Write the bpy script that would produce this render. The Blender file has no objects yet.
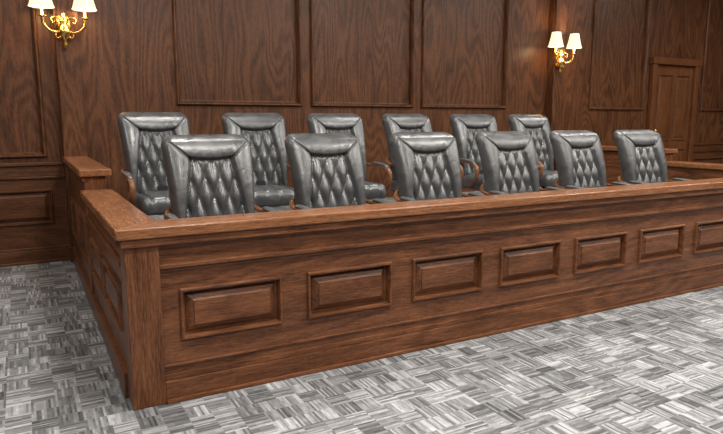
import bpy, bmesh, math, random
from mathutils import Vector, Matrix
random.seed(4)
scene = bpy.context.scene
try:
    scene.view_settings.view_transform = 'Standard'
except Exception:
    pass

# ------------------------------------------------------------------ materials
def new_mat(name):
    m = bpy.data.materials.new(name); m.use_nodes = True
    nt = m.node_tree
    for n in list(nt.nodes): nt.nodes.remove(n)
    out = nt.nodes.new('ShaderNodeOutputMaterial')
    b = nt.nodes.new('ShaderNodeBsdfPrincipled')
    nt.links.new(b.outputs[0], out.inputs[0])
    return m, nt, b

def math_node(nt, op, a, b=None, c=None):
    n = nt.nodes.new('ShaderNodeMath'); n.operation = op
    for i, v in enumerate((a, b, c)):
        if v is None: continue
        if isinstance(v, (int, float)): n.inputs[i].default_value = v
        else: nt.links.new(v, n.inputs[i])
    return n.outputs[0]

def ramp(nt, fac, stops):
    r = nt.nodes.new('ShaderNodeValToRGB')
    el = r.color_ramp.elements
    while len(el) < len(stops): el.new(0.5)
    for e, (p, c) in zip(el, stops):
        e.position = p; e.color = (c[0], c[1], c[2], 1)
    nt.links.new(fac, r.inputs[0])
    return r.outputs[0]

def wood(name, dark, mid, light, axis='X', rough=0.38, ring=60.0, off=0.0, rw=0.20):
    m, nt, b = new_mat(name)
    tc = nt.nodes.new('ShaderNodeTexCoord')
    def mapped(long_s, cross_s):
        mp = nt.nodes.new('ShaderNodeMapping')
        sc = [cross_s] * 3
        sc['XYZ'.index(axis)] = long_s
        mp.inputs['Scale'].default_value = sc
        mp.inputs['Location'].default_value = (off, off * 1.7, off * 0.6)
        nt.links.new(tc.outputs['Object'], mp.inputs['Vector'])
        return mp.outputs[0]
    def noise(vec, scale, detail, rgh=0.55, dist=0.0):
        n = nt.nodes.new('ShaderNodeTexNoise')
        n.inputs['Scale'].default_value = scale
        n.inputs['Detail'].default_value = detail
        n.inputs['Roughness'].default_value = rgh
        n.inputs['Distortion'].default_value = dist
        nt.links.new(vec, n.inputs['Vector'])
        return n.outputs['Fac']
    big = noise(mapped(0.38, 1.9), 1.0, 2.0, 0.4, 0.1)
    rg = math_node(nt, 'SINE', math_node(nt, 'MULTIPLY', big, ring * 2.2))
    rg = math_node(nt, 'MULTIPLY_ADD', rg, 0.5, 0.5)
    med = noise(mapped(2.6, 46.0), 1.0, 5.0, 0.7)
    fine = noise(mapped(13.0, 190.0), 1.0, 3.0, 0.65)
    low = noise(mapped(1.0, 2.2), 1.0, 3.0, 0.5)
    v = math_node(nt, 'MULTIPLY', rg, rw)
    v = math_node(nt, 'MULTIPLY_ADD', med, 0.46, v)
    v = math_node(nt, 'MULTIPLY_ADD', fine, 0.72, v)
    v = math_node(nt, 'MULTIPLY_ADD', low, 0.26, v)
    v = math_node(nt, 'SUBTRACT', v, 0.22 + rw * 0.5)
    # dark elongated pores
    pore = noise(mapped(26.0, 330.0), 1.0, 1.0, 0.5)
    pm = nt.nodes.new('ShaderNodeMapRange'); pm.inputs['From Min'].default_value = 0.30; pm.inputs['From Max'].default_value = 0.42
    pm.inputs['To Min'].default_value = 0.45; pm.inputs['To Max'].default_value = 1.0
    nt.links.new(pore, pm.inputs['Value'])
    col = ramp(nt, v, [(0.28, dark), (0.5, mid), (0.72, light)])
    mx = nt.nodes.new('ShaderNodeVectorMath'); mx.operation = 'SCALE'
    nt.links.new(col, mx.inputs[0]); nt.links.new(pm.outputs[0], mx.inputs['Scale'])
    nt.links.new(mx.outputs[0], b.inputs['Base Color'])
    b.inputs['Roughness'].default_value = rough
    b.inputs['Specular IOR Level'].default_value = 0.34
    bp = nt.nodes.new('ShaderNodeBump')
    bp.inputs['Strength'].default_value = 0.15
    bp.inputs['Distance'].default_value = 0.003
    nt.links.new(fine, bp.inputs['Height'])
    nt.links.new(bp.outputs[0], b.inputs['Normal'])
    return m

def simple(name, col, rough=0.5, metal=0.0, bump=0.0, bscale=200.0):
    m, nt, b = new_mat(name)
    tc = nt.nodes.new('ShaderNodeTexCoord')
    n = nt.nodes.new('ShaderNodeTexNoise'); n.inputs['Scale'].default_value = bscale
    n.inputs['Detail'].default_value = 4
    nt.links.new(tc.outputs['Object'], n.inputs['Vector'])
    c = ramp(nt, n.outputs['Fac'], [(0.3, [x * 0.85 for x in col]), (0.7, [min(1, x * 1.12) for x in col])])
    nt.links.new(c, b.inputs['Base Color'])
    b.inputs['Roughness'].default_value = rough
    b.inputs['Metallic'].default_value = metal
    if bump:
        bp = nt.nodes.new('ShaderNodeBump'); bp.inputs['Strength'].default_value = bump
        bp.inputs['Distance'].default_value = 0.003
        nt.links.new(n.outputs['Fac'], bp.inputs['Height'])
        nt.links.new(bp.outputs[0], b.inputs['Normal'])
    return m

WD, WM, WL = (0.025, 0.0090, 0.0036), (0.103, 0.0380, 0.0145), (0.182, 0.073, 0.030)
wall_v = wood('wall_wood_vertical', WD, WM, WL, 'Z', 0.42, 60, rw=0.15)
wall_h = wood('wall_wood_horizontal', WD, WM, WL, 'X', 0.42, 36, rw=0.08)
BD, BM, BL = (0.037, 0.0132, 0.0058), (0.145, 0.0535, 0.0218), (0.252, 0.104, 0.047)
box_x = wood('box_wood_x', BD, BM, BL, 'X', 0.33, 40, rw=0.11)
box_y = wood('box_wood_y', BD, BM, BL, 'Y', 0.33, 40, rw=0.11)
box_z = wood('box_wood_z', BD, BM, BL, 'Z', 0.33, 40, rw=0.11)
CD, CM, CL = (0.10, 0.038, 0.016), (0.255, 0.104, 0.045), (0.40, 0.185, 0.087)
cap_x = wood('cap_wood_x', CD, CM, CL, 'X', 0.27, 26, rw=0.06)
cap_y = wood('cap_wood_y', CD, CM, CL, 'Y', 0.27, 26, rw=0.06)
door_m = wood('door_wood', (0.05, 0.018, 0.007), (0.145, 0.053, 0.020), (0.22, 0.088, 0.035), 'Z', 0.35, 40, rw=0.06)
chair_wood = wood('chair_wood', (0.07, 0.026, 0.012), (0.19, 0.08, 0.035), (0.3, 0.14, 0.07), 'Y', 0.25, 12, rw=0.05)
brass = simple('brass', (0.85, 0.55, 0.17), 0.25, 1.0, 0.05, 40)
black_plastic = simple('black_plastic', (0.02, 0.02, 0.022), 0.4)
ceil_m = simple('ceiling_paint', (0.60, 0.56, 0.52), 0.9)
plain_wall = wood('plain_wall_wood', WD, WM, WL, 'Z', 0.5, 26)

# leather
leather, nt, b = new_mat('grey_leather')
tc = nt.nodes.new('ShaderNodeTexCoord')
vo = nt.nodes.new('ShaderNodeTexVoronoi'); vo.inputs['Scale'].default_value = 160
nz = nt.nodes.new('ShaderNodeTexNoise'); nz.inputs['Scale'].default_value = 10; nz.inputs['Detail'].default_value = 4
nz.inputs['Distortion'].default_value = 0.8
nt.links.new(tc.outputs['Object'], vo.inputs['Vector']); nt.links.new(tc.outputs['Object'], nz.inputs['Vector'])
c = ramp(nt, nz.outputs['Fac'], [(0.3, (0.056, 0.059, 0.061)), (0.7, (0.088, 0.092, 0.094))])
nt.links.new(c, b.inputs['Base Color'])
rr = nt.nodes.new('ShaderNodeMapRange'); rr.inputs['From Min'].default_value = 0.3; rr.inputs['From Max'].default_value = 0.7
rr.inputs['To Min'].default_value = 0.27; rr.inputs['To Max'].default_value = 0.40
nt.links.new(nz.outputs['Fac'], rr.inputs['Value']); nt.links.new(rr.outputs[0], b.inputs['Roughness'])
b.inputs['Specular IOR Level'].default_value = 1.0
hh = math_node(nt, 'MULTIPLY_ADD', vo.outputs['Distance'], 0.08, math_node(nt, 'MULTIPLY', nz.outputs['Fac'], 2.2))
bp = nt.nodes.new('ShaderNodeBump'); bp.inputs['Strength'].default_value = 0.4; bp.inputs['Distance'].default_value = 0.007
nt.links.new(hh, bp.inputs['Height']); nt.links.new(bp.outputs[0], b.inputs['Normal'])

# carpet
carpet, nt, b = new_mat('carpet_tiles')
tc = nt.nodes.new('ShaderNodeTexCoord')
sp = nt.nodes.new('ShaderNodeSeparateXYZ'); nt.links.new(tc.outputs['Object'], sp.inputs[0])
X, Y = sp.outputs[0], sp.outputs[1]
T = 0.125; S = 0.0125
cx = math_node(nt, 'FLOOR', math_node(nt, 'DIVIDE', X, T))
cy = math_node(nt, 'FLOOR', math_node(nt, 'DIVIDE', Y, T))
def wn(x, y, z):
    cb = nt.nodes.new('ShaderNodeCombineXYZ')
    for i, v in enumerate((x, y, z)):
        if isinstance(v, (int, float)): cb.inputs[i].default_value = v
        else: nt.links.new(v, cb.inputs[i])
    w = nt.nodes.new('ShaderNodeTexWhiteNoise'); w.noise_dimensions = '3D'
    nt.links.new(cb.outputs[0], w.inputs['Vector']); return w.outputs['Value']
rnd = wn(cx, cy, 3.3)
d = math_node(nt, 'GREATER_THAN', rnd, 0.5)
def mixf(f, a, b_):
    return math_node(nt, 'ADD', math_node(nt, 'MULTIPLY', a, math_node(nt, 'SUBTRACT', 1.0, f)), math_node(nt, 'MULTIPLY', b_, f))
across = mixf(d, X, Y); along = mixf(d, Y, X)
sid = math_node(nt, 'FLOOR', math_node(nt, 'DIVIDE', across, S))
r1 = wn(sid, math_node(nt, 'ADD', cx, math_node(nt, 'MULTIPLY', cy, 17.0)), 1.0)
seg = math_node(nt, 'FLOOR', math_node(nt, 'DIVIDE', along, 0.042))
r2 = wn(sid, seg, math_node(nt, 'ADD', cx, cy))
tone = wn(cx, cy, 8.1)
bx = math_node(nt, 'FLOOR', math_node(nt, 'DIVIDE', X, T*2)); by = math_node(nt, 'FLOOR', math_node(nt, 'DIVIDE', Y, T))
tone2 = wn(bx, by, 21.7)
ft = nt.nodes.new('ShaderNodeTexNoise'); ft.inputs['Scale'].default_value = 260; ft.inputs['Detail'].default_value = 3
nt.links.new(tc.outputs['Object'], ft.inputs['Vector'])
v = math_node(nt, 'MULTIPLY', r1, 0.42)
v = math_node(nt, 'MULTIPLY_ADD', r2, 0.16, v)
v = math_node(nt, 'MULTIPLY_ADD', tone, 0.24, v)
v = math_node(nt, 'MULTIPLY_ADD', tone2, 0.12, v)
v = math_node(nt, 'MULTIPLY_ADD', ft.outputs['Fac'], 0.20, v)
cc = ramp(nt, v, [(0.16, (0.048, 0.049, 0.051)), (0.44, (0.140, 0.141, 0.144)), (0.64, (0.255, 0.256, 0.260)), (0.95, (0.54, 0.542, 0.545))])
nt.links.new(cc, b.inputs['Base Color']); b.inputs['Roughness'].default_value = 0.95
b.inputs['Specular IOR Level'].default_value = 0.1
bp = nt.nodes.new('ShaderNodeBump'); bp.inputs['Strength'].default_value = 0.5; bp.inputs['Distance'].default_value = 0.006
nt.links.new(v, bp.inputs['Height']); nt.links.new(bp.outputs[0], b.inputs['Normal'])

# lamp shade
shade_m, nt, b = new_mat('frosted_shade')
b.inputs['Base Color'].default_value = (0.55, 0.45, 0.32, 1)
b.inputs['Emission Color'].default_value = (1.0, 0.80, 0.52, 1)
b.inputs['Emission Strength'].default_value = 1.1
b.inputs['Roughness'].default_value = 0.5

# ------------------------------------------------------------------ helpers
def mk_obj(name, bm, mats, parent=None, bevel=0.0, smooth=False, seg=2):
    me = bpy.data.meshes.new(name)
    bmesh.ops.recalc_face_normals(bm, faces=bm.faces[:])
    bm.to_mesh(me); bm.free()
    for m in mats: me.materials.append(m)
    if smooth:
        for p in me.polygons: p.use_smooth = True
    ob = bpy.data.objects.new(name, me)
    scene.collection.objects.link(ob)
    if parent: ob.parent = parent
    if bevel:
        md = ob.modifiers.new('bevel', 'BEVEL'); md.width = bevel; md.segments = seg
        md.limit_method = 'ANGLE'; md.angle_limit = math.radians(50)
    return ob

def empty(name, loc=(0, 0, 0)):
    e = bpy.data.objects.new(name, None); e.empty_display_size = 0.1
    e.location = loc
    scene.collection.objects.link(e); return e

def box(bm, x0, x1, y0, y1, z0, z1, mi=0):
    vs = [bm.verts.new(p) for p in ((x0,y0,z0),(x1,y0,z0),(x1,y1,z0),(x0,y1,z0),(x0,y0,z1),(x1,y0,z1),(x1,y1,z1),(x0,y1,z1))]
    for f in ((0,1,2,3),(4,5,6,7),(0,1,5,4),(1,2,6,5),(2,3,7,6),(3,0,4,7)):
        fc = bm.faces.new([vs[i] for i in f]); fc.material_index = mi

def prism(bm, pts, z0, z1, mi=0):
    lo = [bm.verts.new((p[0], p[1], z0)) for p in pts]; hi = [bm.verts.new((p[0], p[1], z1)) for p in pts]
    n = len(pts)
    bm.faces.new(lo).material_index = mi; bm.faces.new(hi).material_index = mi
    for i in range(n):
        bm.faces.new((lo[i], lo[(i+1)%n], hi[(i+1)%n], hi[i])).material_index = mi

def ring_panel(bm, org, ax, nrm, w, h, prof, mi=0):
    org, ax, nrm = Vector(org), Vector(ax), Vector(nrm); up = Vector((0,0,1))
    prev = None
    for ins, ht in prof:
        c = [org + ax*ins + up*ins, org + ax*(w-ins) + up*ins, org + ax*(w-ins) + up*(h-ins), org + ax*ins + up*(h-ins)]
        vs = [bm.verts.new(p + nrm*ht) for p in c]
        if prev:
            for i in range(4):
                bm.faces.new((prev[i], prev[(i+1)%4], vs[(i+1)%4], vs[i])).material_index = mi
        prev = vs
    bm.faces.new(prev).material_index = mi

def slab_with_panels(bm, org, ax, nrm, W, Hh, wins, prof, mi=0):
    org, ax, nrm = Vector(org), Vector(ax), Vector(nrm); up = Vector((0,0,1))
    xs = sorted({0, W, *[w[0] for w in wins], *[w[1] for w in wins]})
    zs = sorted({0, Hh, *[w[2] for w in wins], *[w[3] for w in wins]})
    V = {}
    def vv(x, z):
        if (x, z) not in V: V[x, z] = bm.verts.new(org + ax*x + up*z)
        return V[x, z]
    for i in range(len(xs)-1):
        for j in range(len(zs)-1):
            mx, mz = (xs[i]+xs[i+1])/2, (zs[j]+zs[j+1])/2
            if any(w[0] < mx < w[1] and w[2] < mz < w[3] for w in wins): continue
            bm.faces.new((vv(xs[i],zs[j]), vv(xs[i+1],zs[j]), vv(xs[i+1],zs[j+1]), vv(xs[i],zs[j+1]))).material_index = mi
    for w in wins:
        ring_panel(bm, org + ax*w[0] + up*w[2], ax, nrm, w[1]-w[0], w[3]-w[2], prof, mi)

RAISED = [(0,0),(.002,.014),(.008,.022),(.017,.021),(.021,.008),(.025,-.026),(.037,-.028),(.043,-.022),(.080,.003),(.082,.011)]
BIGP = [(0,0),(.003,.030),(.014,.046),(.028,.045),(.040,.026),(.048,.010),(.052,-.040),(.066,-.042)]
DOORP = [(0,.0),(.004,.014),(.02,.020),(.03,-.012),(.05,-.014),(.10,.010)]

def sweep(bm, pts, radii, n=10, sub=6, mi=0, flat=None):
    P = [Vector(p) for p in pts]; out = []; R = []
    for i in range(len(P)-1):
        p0 = P[max(i-1,0)]; p1 = P[i]; p2 = P[i+1]; p3 = P[min(i+2,len(P)-1)]
        for k in range(sub):
            t = k/sub
            out.append(0.5*((2*p1)+(-p0+p2)*t+(2*p0-5*p1+4*p2-p3)*t*t+(-p0+3*p1-3*p2+p3)*t**3))
            R.append((radii[i][0]*(1-t)+radii[i+1][0]*t, radii[i][1]*(1-t)+radii[i+1][1]*t))
    out.append(P[-1]); R.append(radii[-1])
    side = Vector(flat) if flat else Vector((1,0,0))
    rings = []
    for i, p in enumerate(out):
        d = (out[min(i+1,len(out)-1)] - out[max(i-1,0)]).normalized()
        b_ = d.cross(side)
        if b_.length < 1e-4: b_ = d.cross(Vector((0,1,0.1)))
        b_.normalize(); s = b_.cross(d).normalized()
        rings.append([bm.verts.new(p + s*math.cos(2*math.pi*k/n)*R[i][0] + b_*math.sin(2*math.pi*k/n)*R[i][1]) for k in range(n)])
    for a, c_ in zip(rings, rings[1:]):
        for k in range(n):
            f = bm.faces.new((a[k], a[(k+1)%n], c_[(k+1)%n], c_[k])); f.material_index = mi; f.smooth = True
    for r_ in (rings[0], rings[-1]):
        f = bm.faces.new(r_); f.material_index = mi

def lathe(bm, prof, center, n=24, mi=0, M=None):
    c0 = Vector(center); rings = []
    for r, z in prof:
        ring = []
        for k in range(n):
            p = Vector((math.cos(2*math.pi*k/n)*r, math.sin(2*math.pi*k/n)*r, z))
            if M: p = M @ p
            ring.append(bm.verts.new(c0 + p))
        rings.append(ring)
    for a, b_ in zip(rings, rings[1:]):
        for k in range(n):
            f = bm.faces.new((a[k], a[(k+1)%n], b_[(k+1)%n], b_[k])); f.material_index = mi; f.smooth = True
    return rings

# ------------------------------------------------------------------ room
WY = 4.30; XL, XR, YF, CZ = -5.0, 14.0, -7.0, 4.6
bm = bmesh.new(); box(bm, XL, XR, YF, WY, -0.1, 0.0); mk_obj('floor', bm, [carpet])
bm = bmesh.new(); box(bm, XL, XR, YF, WY, CZ, CZ+0.1); mk_obj('ceiling', bm, [ceil_m])
bm = bmesh.new(); box(bm, XL-0.2, XL, YF, WY, 0, CZ); mk_obj('wall_left', bm, [plain_wall])
bm = bmesh.new(); box(bm, XR, XR+0.2, YF, WY, 0, CZ); mk_obj('wall_right', bm, [plain_wall])
bm = bmesh.new(); box(bm, XL, XR, YF-0.2, YF, 0, CZ); mk_obj('wall_front', bm, [plain_wall])

bm = bmesh.new()
box(bm, XL-0.2, XR+0.2, WY+0.06, WY+0.2, 0, CZ, 0)
A, N = (1,0,0), (0,-1,0)
def strip(x0, x1, upper, lower):
    if lower:
        slab_with_panels(bm, (x0, WY, 0), A, N, x1-x0, 1.0, [(a-x0, c_-x0, 0.44, 0.83) for a, c_ in lower], RAISED, mi=1)
        slab_with_panels(bm, (x0, WY, 1.0), A, N, x1-x0, CZ-1.0, [(a-x0, c_-x0, z0-1.0, z1-1.0) for a, c_, z0, z1 in upper], BIGP)
    else:
        slab_with_panels(bm, (x0, WY, 0), A, N, x1-x0, CZ, [(a-x0, c_-x0, z0, z1) for a, c_, z0, z1 in upper], BIGP)
strip(XL, -0.03, [(-1.75,-0.19,1.19,4.2),(-3.5,-1.94,1.19,4.2)], [(-1.35,-0.17),(-2.75,-1.55),(-4.15,-2.95)])
strip(-0.03, 7.61, [(1.25+1.785*i, 1.25+1.785*i+1.65, 1.78, 4.2) for i in range(3)], [])
strip(7.61, XR, [(8.38,9.84,1.78,4.2),(11.55,13.3,1.78,4.2)], [(7.85,8.80),(8.92,9.80),(11.5,12.5),(12.7,13.7)])
mk_obj('wall_back', bm, [wall_v, wall_h])

DX = 10.66
bm = bmesh.new()
for (a, c_) in ((XL, -0.03), (7.61, DX-0.70), (DX+0.70, XR)):
    box(bm, a, c_, WY-0.040, WY, 1.10, 1.135); box(bm, a, c_, WY-0.025, WY, 0.955, 0.98); box(bm, a, c_, WY-0.012, WY, 0.98, 1.10)
mk_obj('trim_1', bm, [wall_h], bevel=0.006)
bm = bmesh.new()
for (a, c_) in ((XL, -0.03), (7.61, DX-0.70), (DX+0.70, XR)):
    box(bm, a, c_, WY-0.03, WY, 0.0, 0.15); box(bm, a, c_, WY-0.018, WY, 0.15, 0.18); box(bm, a, c_, WY-0.05, WY, 0.0, 0.03)
mk_obj('baseboard_back', bm, [wall_h], bevel=0.006)
for i, x in enumerate((-0.03, 7.35)):
    bm = bmesh.new()
    box(bm, x, x+0.24, WY-0.16, WY, 0, CZ)
    box(bm, x-0.015, x+0.255, WY-0.175, WY, 0, 0.18)
    mk_obj('trim_%d' % (i+2), bm, [wall_v], bevel=0.01)

# door
dr = empty('door_1', (DX, WY, 0))
bm = bmesh.new()
slab_with_panels(bm, (-0.56, -0.03, 0), A, N, 1.12, 2.62, [(s, s+0.44, z0, z1) for s in (0.08, 0.60) for z0, z1 in ((0.2,1.05),(1.2,2.46))], DOORP)
box(bm, -0.56, 0.56, -0.012, 0, 0, 2.62)
mk_obj('slab', bm, [door_m], dr)
bm = bmesh.new()
box(bm, -0.69, -0.565, -0.09, 0, 0, 2.74); box(bm, 0.565, 0.69, -0.09, 0, 0, 2.74); box(bm, -0.72, 0.72, -0.11, 0, 2.63, 2.76)
mk_obj('frame', bm, [door_m], dr, bevel=0.015)
bm = bmesh.new()
lathe(bm, [(0.0,0.05),(0.03,0.045),(0.032,0.03),(0.012,0.02),(0.012,0.0),(0.035,0.0)], (-0.49,-0.03,1.40), 16, 0, Matrix.Rotation(math.radians(90),4,'X'))
box(bm, -0.515, -0.465, -0.036, -0.03, 1.25, 1.51)
sweep(bm, [(-0.49,-0.07,1.40),(-0.43,-0.08,1.40),(-0.37,-0.075,1.395)], [(0.012,0.012)]*3, flat=(0,0,1))
mk_obj('handle', bm, [brass], dr)

# ------------------------------------------------------------------ jury box
jb = empty('jury_box')
XE = 7.6; SY = 2.08
bm = bmesh.new()
box(bm, 0.17, XE-0.17, 0.045, 0.14, 0, 0.967, 0)
N0 = 9
slab_with_panels(bm, (0.17, 0.012, 0.0), A, N, XE-0.34, 0.967, [(0.28+0.787*i-0.17, 0.90+0.787*i-0.17, 0.355, 0.66) for i in range(N0)], RAISED)
mk_obj('front_wall', bm, [box_x], jb)
bm = bmesh.new()
for x in (0.0, XE-0.18):
    box(bm, x, x+0.18, -0.014, 0.17, 0, 0.967)
mk_obj('corner_posts', bm, [box_z], jb, bevel=0.006)
bm = bmesh.new()
box(bm, 0.18, XE-0.18, -0.012, 0.02, 0, 0.13); box(bm, 0.18, XE-0.18, -0.003, 0.02, 0.13, 0.165); box(bm, 0.18, XE-0.18, -0.03, 0.02, 0, 0.025)
box(bm, 0.18, XE-0.18, 0.002, 0.02, 0.205, 0.222)
box(bm, 0.18, XE-0.18, -0.016, 0.02, 0.785, 0.81); box(bm, 0.18, XE-0.18, 0.0, 0.02, 0.765, 0.785)
box(bm, -0.018, XE+0.018, -0.030, 0.02, 0.922, 0.967)
mk_obj('front_moulding', bm, [box_x], jb, bevel=0.005)
for nm, x0, x1, sgn in (('left_side', 0.0, 0.15, -1), ('right_side', XE-0.15, XE, 1)):
    bm = bmesh.new()
    a0, a1 = (x0+0.045, x1) if sgn < 0 else (x0, x1-0.045)
    box(bm, a0, a1, 0.17, SY, 0, 0.967)
    box(bm, a0, a1, SY, WY-0.175, 0, 1.14)
    L2 = WY-0.175-SY
    W1 = [(0.14+0.87*k, 0.14+0.87*k+0.75, 0.355, 0.66) for k in range(2)]
    W2 = [(0.12+0.9*k, 0.12+0.9*k+0.78, 0.355, 0.78) for k in range(2)]
    if sgn < 0:
        slab_with_panels(bm, (0.012, SY, 0), (0,-1,0), (-1,0,0), SY-0.17, 0.967, W1, RAISED)
        slab_with_panels(bm, (0.012, WY-0.175, 0), (0,-1,0), (-1,0,0), L2, 1.14, W2, RAISED)
    else:
        slab_with_panels(bm, (XE-0.012, 0.17, 0), (0,1,0), (1,0,0), SY-0.17, 0.967, W1, RAISED)
        slab_with_panels(bm, (XE-0.012, SY, 0), (0,1,0), (1,0,0), L2, 1.14, W2, RAISED)
    mk_obj(nm, bm, [box_y], jb)
    bm = bmesh.new()
    o = -0.018 if sgn < 0 else XE-0.02
    box(bm, o, o+0.038, 0.17, WY-0.175, 0, 0.15)
    box(bm, o+0.008, o+0.03, 0.17, SY, 0.785, 0.81)
    box(bm, o-0.005, o+0.043, 0.17, SY, 0.925, 0.967)
    box(bm, o-0.005, o+0.043, SY-0.02, WY-0.175, 1.10, 1.14)
    box(bm, x0-0.006, x1+0.01, SY-0.012, SY+0.12, 0.0, 1.14)
    mk_obj(nm+'_moulding', bm, [box_z], jb, bevel=0.005)
z0, z1 = 0.967, 1.03
bm = bmesh.new(); prism(bm, [(-.045,-.045),(XE+.045,-.045),(XE-.205,.205),(.205,.205)], z0, z1)
mk_obj('rail_cap_front', bm, [cap_x], jb, bevel=0.012, seg=4)
bm = bmesh.new()
prism(bm, [(-.045,-.045),(.205,.205),(.205,SY-.012),(-.045,SY-.012)], z0, z1)
prism(bm, [(XE+.045,-.045),(XE-.205,.205),(XE-.205,SY-.012),(XE+.045,SY-.012)], z0, z1)
mk_obj('rail_cap_sides', bm, [cap_y], jb, bevel=0.012, seg=4)
bm = bmesh.new()
box(bm, -.045, .205, SY-.05, WY-0.16, 1.14, 1.2); box(bm, XE-.205, XE+.045, SY-.05, WY-0.16, 1.14, 1.2)
mk_obj('rail_cap_upper', bm, [cap_y], jb, bevel=0.012, seg=4)
P1, P2 = 0.30, 0.47
bm = bmesh.new()
box(bm, 0.15, XE-0.15, 0.14, 1.42, 0.0, P1); box(bm, 0.15, XE-0.15, 1.42, WY, 0.0, P2)
mk_obj('platform', bm, [carpet], jb)
bm = bmesh.new(); box(bm, 0.15, XE-0.15, 1.40, 1.42, P1, P2+0.01); mk_obj('platform_riser', bm, [box_x], jb)

# ------------------------------------------------------------------ chair mesh
def sstep(a, b_, x):
    t = max(0, min(1, (x-a)/(b_-a))); return t*t*(3-2*t)

def closed_pad(bm, nu, nv, fn, mi=0):
    F = {}; B = {}
    for i in range(nu+1):
        for j in range(nv+1):
            s, t = i/nu, j/nv
            v = bm.verts.new(fn(s, t, True)); F[i,j] = v
            B[i,j] = v if i in (0,nu) or j in (0,nv) else bm.verts.new(fn(s, t, False))
    for G, fl in ((F, 0), (B, 1)):
        for i in range(nu):
            for j in range(nv):
                q = [G[i,j], G[i+1,j], G[i+1,j+1], G[i,j+1]]
                if fl: q.reverse()
                if len(set(q)) < 4: continue
                try:
                    f = bm.faces.new(q); f.material_index = mi; f.smooth = True
                except ValueError: pass

def warp(s, k=0.35):
    return (1-k)*s + k*(0.5-0.5*math.cos(math.pi*s))

H = 0.71; ZB = 0.49
def back_fn(s, t, front):
    u = 2*warp(s)-1; tt = warp(t); z = tt*H
    hw = 0.272 + 0.040*tt
    rt, rb = 0.085, 0.05
    dt, db = H-z, z
    if dt < rt: hw -= rt - math.sqrt(max(0, rt*rt-(rt-dt)**2))
    if db < rb: hw -= rb - math.sqrt(max(0, rb*rb-(rb-db)**2))
    x = u*hw; ax = abs(x)
    eu = hw - ax
    E = lambda q, r: math.sqrt(max(0, 1-(1-min(q/r,1))**2))
    edge = E(eu, 0.035)*E(dt, 0.035)*E(db, 0.035)
    hw0 = 0.272 + 0.040*tt
    ht = H-0.175
    zz = min(1, z/ht)
    wi = 0.225 - 0.100*zz**1.2
    rs = (ax-wi)/(hw0-wi)
    arch = ht + 0.012*min(1, (ax/0.12)**2)
    rt_ = (z-arch)/(H-arch)
    roll = lambda q: 0.45 + 0.55*math.sin(math.pi*min(1, 0.06+q*0.9))**0.8
    px, pz = 0.104, 0.27
    zc = z-0.03
    a = x/px + zc/pz; c_ = x/px - zc/pz
    g = abs(math.sin(math.pi*a))*abs(math.sin(math.pi*c_))
    dia = 0.044*g**0.55
    fan = sstep(ht-0.16, ht, z)
    dia = dia*(1-0.5*fan) + 0.022*fan*abs(math.sin(math.pi*x/(px*0.5)))**0.6
    if rs <= 0 and rt_ <= 0: d = dia
    else:
        q = max(rs, rt_)
        h_ = 0.074 if rt_ >= rs else 0.070
        d = h_*roll(q)*(0.35+0.65*sstep(0, 0.22, q))
        if rs > 0 and rt_ > 0: d -= 0.016*math.exp(-((rs-rt_)*0.13/0.006)**2)
        if rt_ > 0 and rt_ >= rs:
            d -= 0.004*abs(math.cos(math.pi*x/0.075))**6*math.exp(-(rt_/0.35)**2)
    depth = (0.030 + d)*edge
    spine = 0.185 + 0.20*z - 0.035*math.sin(math.pi*z/H) + 0.03*(z/H)**4
    if front: return Vector((x, spine - depth, ZB+z - depth*0.10))
    return Vector((x, spine + 0.045*E(eu,0.05)*E(dt,0.05)*E(db,0.05), ZB+z))

def seat_fn(s, t, front):
    u = 2*warp(s)-1; y = -0.32 + 0.54*warp(t)
    hw = 0.275; r = 0.07
    df, dbk = y+0.32, 0.22-y
    if df < r: hw -= r - math.sqrt(max(0, r*r-(r-df)**2))
    x = u*hw; eu = hw-abs(x)
    E = lambda q, rr: math.sqrt(max(0, 1-(1-min(q/rr,1))**2))
    if front:
        edge = E(eu,0.05)*E(df,0.06)*E(dbk,0.04)
        crease = 0.0
        for xc in (-0.19, 0.19): crease += 0.020*math.exp(-((x-xc)/0.010)**2)
        if abs(x) < 0.19:
            for xc in (-0.064, 0.064): crease += 0.014*math.exp(-((x-xc)/0.009)**2)
            crease += 0.016*math.exp(-((y+0.20)/0.010)**2)
        dome = 0.014*math.cos(x/0.275*1.4)
        return Vector((x, y, 0.42 + (0.085+dome-crease)*edge))
    return Vector((x, y, 0.42 - 0.055*E(eu,0.04)*E(df,0.05)*E(dbk,0.04)))

bm = bmesh.new()
closed_pad(bm, 110, 120, back_fn, 0)
closed_pad(bm, 60, 52, seat_fn, 0)
for sx in (-1, 1):
    sweep(bm, [(sx*.24,.02,.395),(sx*.30,-.06,.40),(sx*.32,-.17,.44),(sx*.328,-.245,.53),(sx*.328,-.235,.625),(sx*.328,-.14,.665),
               (sx*.328,.02,.675),(sx*.32,.14,.67),(sx*.30,.235,.69),(sx*.26,.27,.73)],
          [(.024,.014),(.024,.016),(.022,.018),(.022,.019),(.023,.018),(.026,.015),(.026,.014),(.023,.014),(.02,.014),(.015,.012)], n=12, sub=6, mi=1)
    sweep(bm, [(sx*.328,-.20,.662),(sx*.328,-.16,.680),(sx*.328,-.05,.691),(sx*.328,.06,.695),(sx*.325,.10,.690)],
          [(.012,.006),(.028,.014),(.030,.015),(.028,.014),(.012,.006)], n=12, sub=5, mi=0)
box(bm, -0.11, 0.11, -0.13, 0.16, 0.34, 0.385, 2)
box(bm, -0.04, 0.04, 0.10, 0.20, 0.36, 0.56, 2)
lathe(bm, [(0.0,0.345),(0.03,0.345),(0.03,0.22),(0.045,0.22),(0.045,0.10),(0.0,0.10)], (0,0,0), 16, 2)
lathe(bm, [(0.0,0.145),(0.05,0.14),(0.055,0.09),(0.0,0.085)], (0,0,0), 16, 1)
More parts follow.
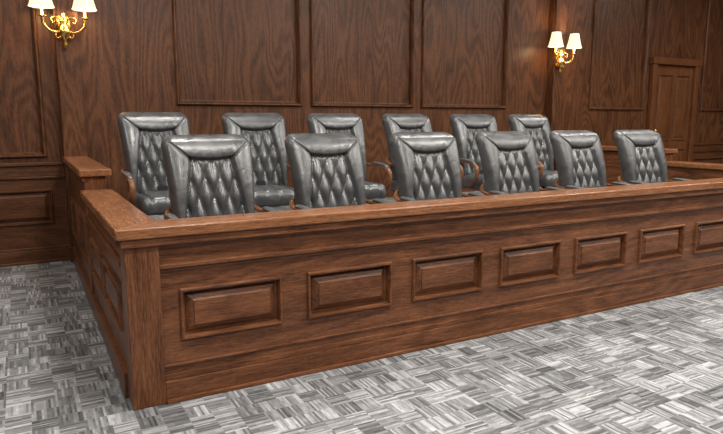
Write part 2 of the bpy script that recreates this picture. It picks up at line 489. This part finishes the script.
for k in range(5):
    a = math.radians(90+72*k); dx, dy = math.cos(a), math.sin(a)
    sweep(bm, [(dx*.03,dy*.03,.12),(dx*.13,dy*.13,.115),(dx*.22,dy*.22,.09),(dx*.275,dy*.275,.075)], [(.026,.02),(.024,.019),(.02,.016),(.018,.014)], n=8, sub=4, mi=1, flat=(-dy,dx,0))
    R = Matrix.Rotation(a, 4, 'Z') @ Matrix.Rotation(math.radians(90), 4, 'X')
    for o in (-0.014, 0.014):
        c0 = Vector((dx*.275 - dy*o, dy*.275 + dx*o, .028))
        lathe(bm, [(0.0,-0.009),(0.024,-0.009),(0.028,-0.005),(0.028,0.005),(0.024,0.009),(0.0,0.009)], c0, 14, 2, R)
    lathe(bm, [(0.0,0.08),(0.010,0.08),(0.010,0.028),(0.0,0.028)], (dx*.275,dy*.275,0), 8, 2)
bmesh.ops.remove_doubles(bm, verts=bm.verts[:], dist=1e-5)
bmesh.ops.recalc_face_normals(bm, faces=bm.faces[:])
cm = bpy.data.meshes.new('leather_office_chair')
bm.to_mesh(cm); bm.free()
for m in (leather, chair_wood, black_plastic): cm.materials.append(m)
yaw1 = [0, 2, -3, 0, 2, -2]; yaw2 = [3, -4, 0, 4, -3, 2]
for row, (x0, y, z, yw) in enumerate(((0.690, 0.52, P1, yaw1), (0.63, 2.0, P2, yaw2))):
    for i in range(6):
        ob = bpy.data.objects.new('leather_office_chair', cm)
        scene.collection.objects.link(ob)
        ob.location = (x0+(0.895 if row == 0 else 0.89)*i, y, z)
        ob.rotation_euler = (0, 0, math.radians(yw[i]))

# ------------------------------------------------------------------ sconces
def sconce(x):
    e = empty('wall_sconce', (x, WY-0.16, 2.6))
    bm = bmesh.new()
    Rx = Matrix.Rotation(math.radians(90), 4, 'X')
    lathe(bm, [(0.0,0.04),(0.03,0.038),(0.05,0.02),(0.075,0.012),(0.08,0.0)], (0,0,0), 20, 0, Matrix.Diagonal((1,1,1.7,1)) @ Rx)
    lathe(bm, [(0.0,-0.24),(0.018,-0.235),(0.034,-0.20),(0.018,-0.165),(0.055,-0.11),(0.074,-0.06),(0.050,-0.02),(0.030,0.01),(0.048,0.04),(0.030,0.07),(0.014,0.10),(0.022,0.12),(0.0,0.14)], (0,-0.065,0), 18, 0)
    for s in (-1, 1):
        sweep(bm, [(0,-.06,-.03),(s*.07,-.09,-.075),(s*.15,-.12,-.06),(s*.20,-.14,0.0),(s*.205,-.145,.07)], [(.015,.015)]*5, n=10, mi=0, flat=(0,1,0))
        sweep(bm, [(s*.02,-.05,.04),(s*.07,-.07,.085),(s*.12,-.09,.06),(s*.11,-.09,.02),(s*.085,-.08,.035)], [(.012,.012),(.011,.011),(.010,.010),(.008,.008),(.005,.005)], n=8, mi=0, flat=(0,1,0))
        sweep(bm, [(s*.02,-.05,-.08),(s*.06,-.06,-.13),(s*.09,-.07,-.11),(s*.07,-.07,-.085)], [(.012,.012),(.011,.011),(.008,.008),(.005,.005)], n=8, mi=0, flat=(0,1,0))
        lathe(bm, [(0.0,.06),(0.035,.065),(0.045,.08),(0.016,.085),(0.014,.20),(0.0,.20)], (s*.205,-.145,0), 16, 0)
    mk_obj('bracket', bm, [brass], e)
    for k, s in enumerate((-1, 1)):
        bm = bmesh.new()
        lathe(bm, [(0.125,.165),(0.118,.18),(0.102,.24),(0.086,.31),(0.076,.365),(0.072,.39),(0.068,.39),(0.082,.31),(0.098,.24),(0.121,.168),(0.125,.165)], (s*.205,-.145,0), 32, 0)
        mk_obj('shade_%d' % (k+1), bm, [shade_m], e)
        bm = bmesh.new()
        lathe(bm, [(0.0,.20),(0.014,.20),(0.03,.235),(0.03,.26),(0.016,.285),(0.0,.29)], (s*.205,-.145,0), 16, 0)
        mk_obj('bulb_%d' % (k+1), bm, [shade_m], e)
        for q, (dz, en) in enumerate(((0.34, 11), (0.17, 6))):
            l = bpy.data.lights.new('sconce_light', 'POINT'); l.energy = en; l.color = (1.0, 0.70, 0.40); l.shadow_soft_size = 0.05
            lo = bpy.data.objects.new('sconce_light_%d_%d' % (k+1, q+1), l); scene.collection.objects.link(lo)
            lo.parent = e; lo.location = (s*.205, -.17, dz)
sconce(0.06); sconce(7.42)

# ------------------------------------------------------------------ lights
def area(name, loc, sx, sy, e, col=(1,0.96,0.90)):
    l = bpy.data.lights.new(name, 'AREA'); l.shape = 'RECTANGLE'; l.size = sx; l.size_y = sy; l.energy = e; l.color = col
    o = bpy.data.objects.new(name, l); scene.collection.objects.link(o); o.location = loc
    return o
EN = ((60, 85, 46), (95, 135, 68), (95, 130, 68), (95, 135, 64), (60, 90, 46))
for i, x in enumerate((-2.2, 1.2, 4.6, 8.0, 11.4)):
    for j, y in enumerate((-4.4, -1.6, 1.6)):
        area('ceiling_light_%d_%d' % (i, j), (x, y, CZ-0.03), 0.9, 0.5, EN[i][j])
w = bpy.data.worlds.new('world'); scene.world = w; w.use_nodes = True
w.node_tree.nodes['Background'].inputs[0].default_value = (0.5, 0.5, 0.55, 1)
w.node_tree.nodes['Background'].inputs[1].default_value = 0.1

# ------------------------------------------------------------------ camera
cam = bpy.data.cameras.new('camera'); cam.lens = 30.67; cam.sensor_width = 36
co = bpy.data.objects.new('camera', cam); scene.collection.objects.link(co)
co.location = (-0.440, -3.444, 1.6)
th = math.atan(97/616)
fw = Vector((0.4818*math.cos(th), 0.8763*math.cos(th), -math.sin(th)))
co.rotation_euler = fw.to_track_quat('-Z', 'Y').to_euler()
scene.camera = co
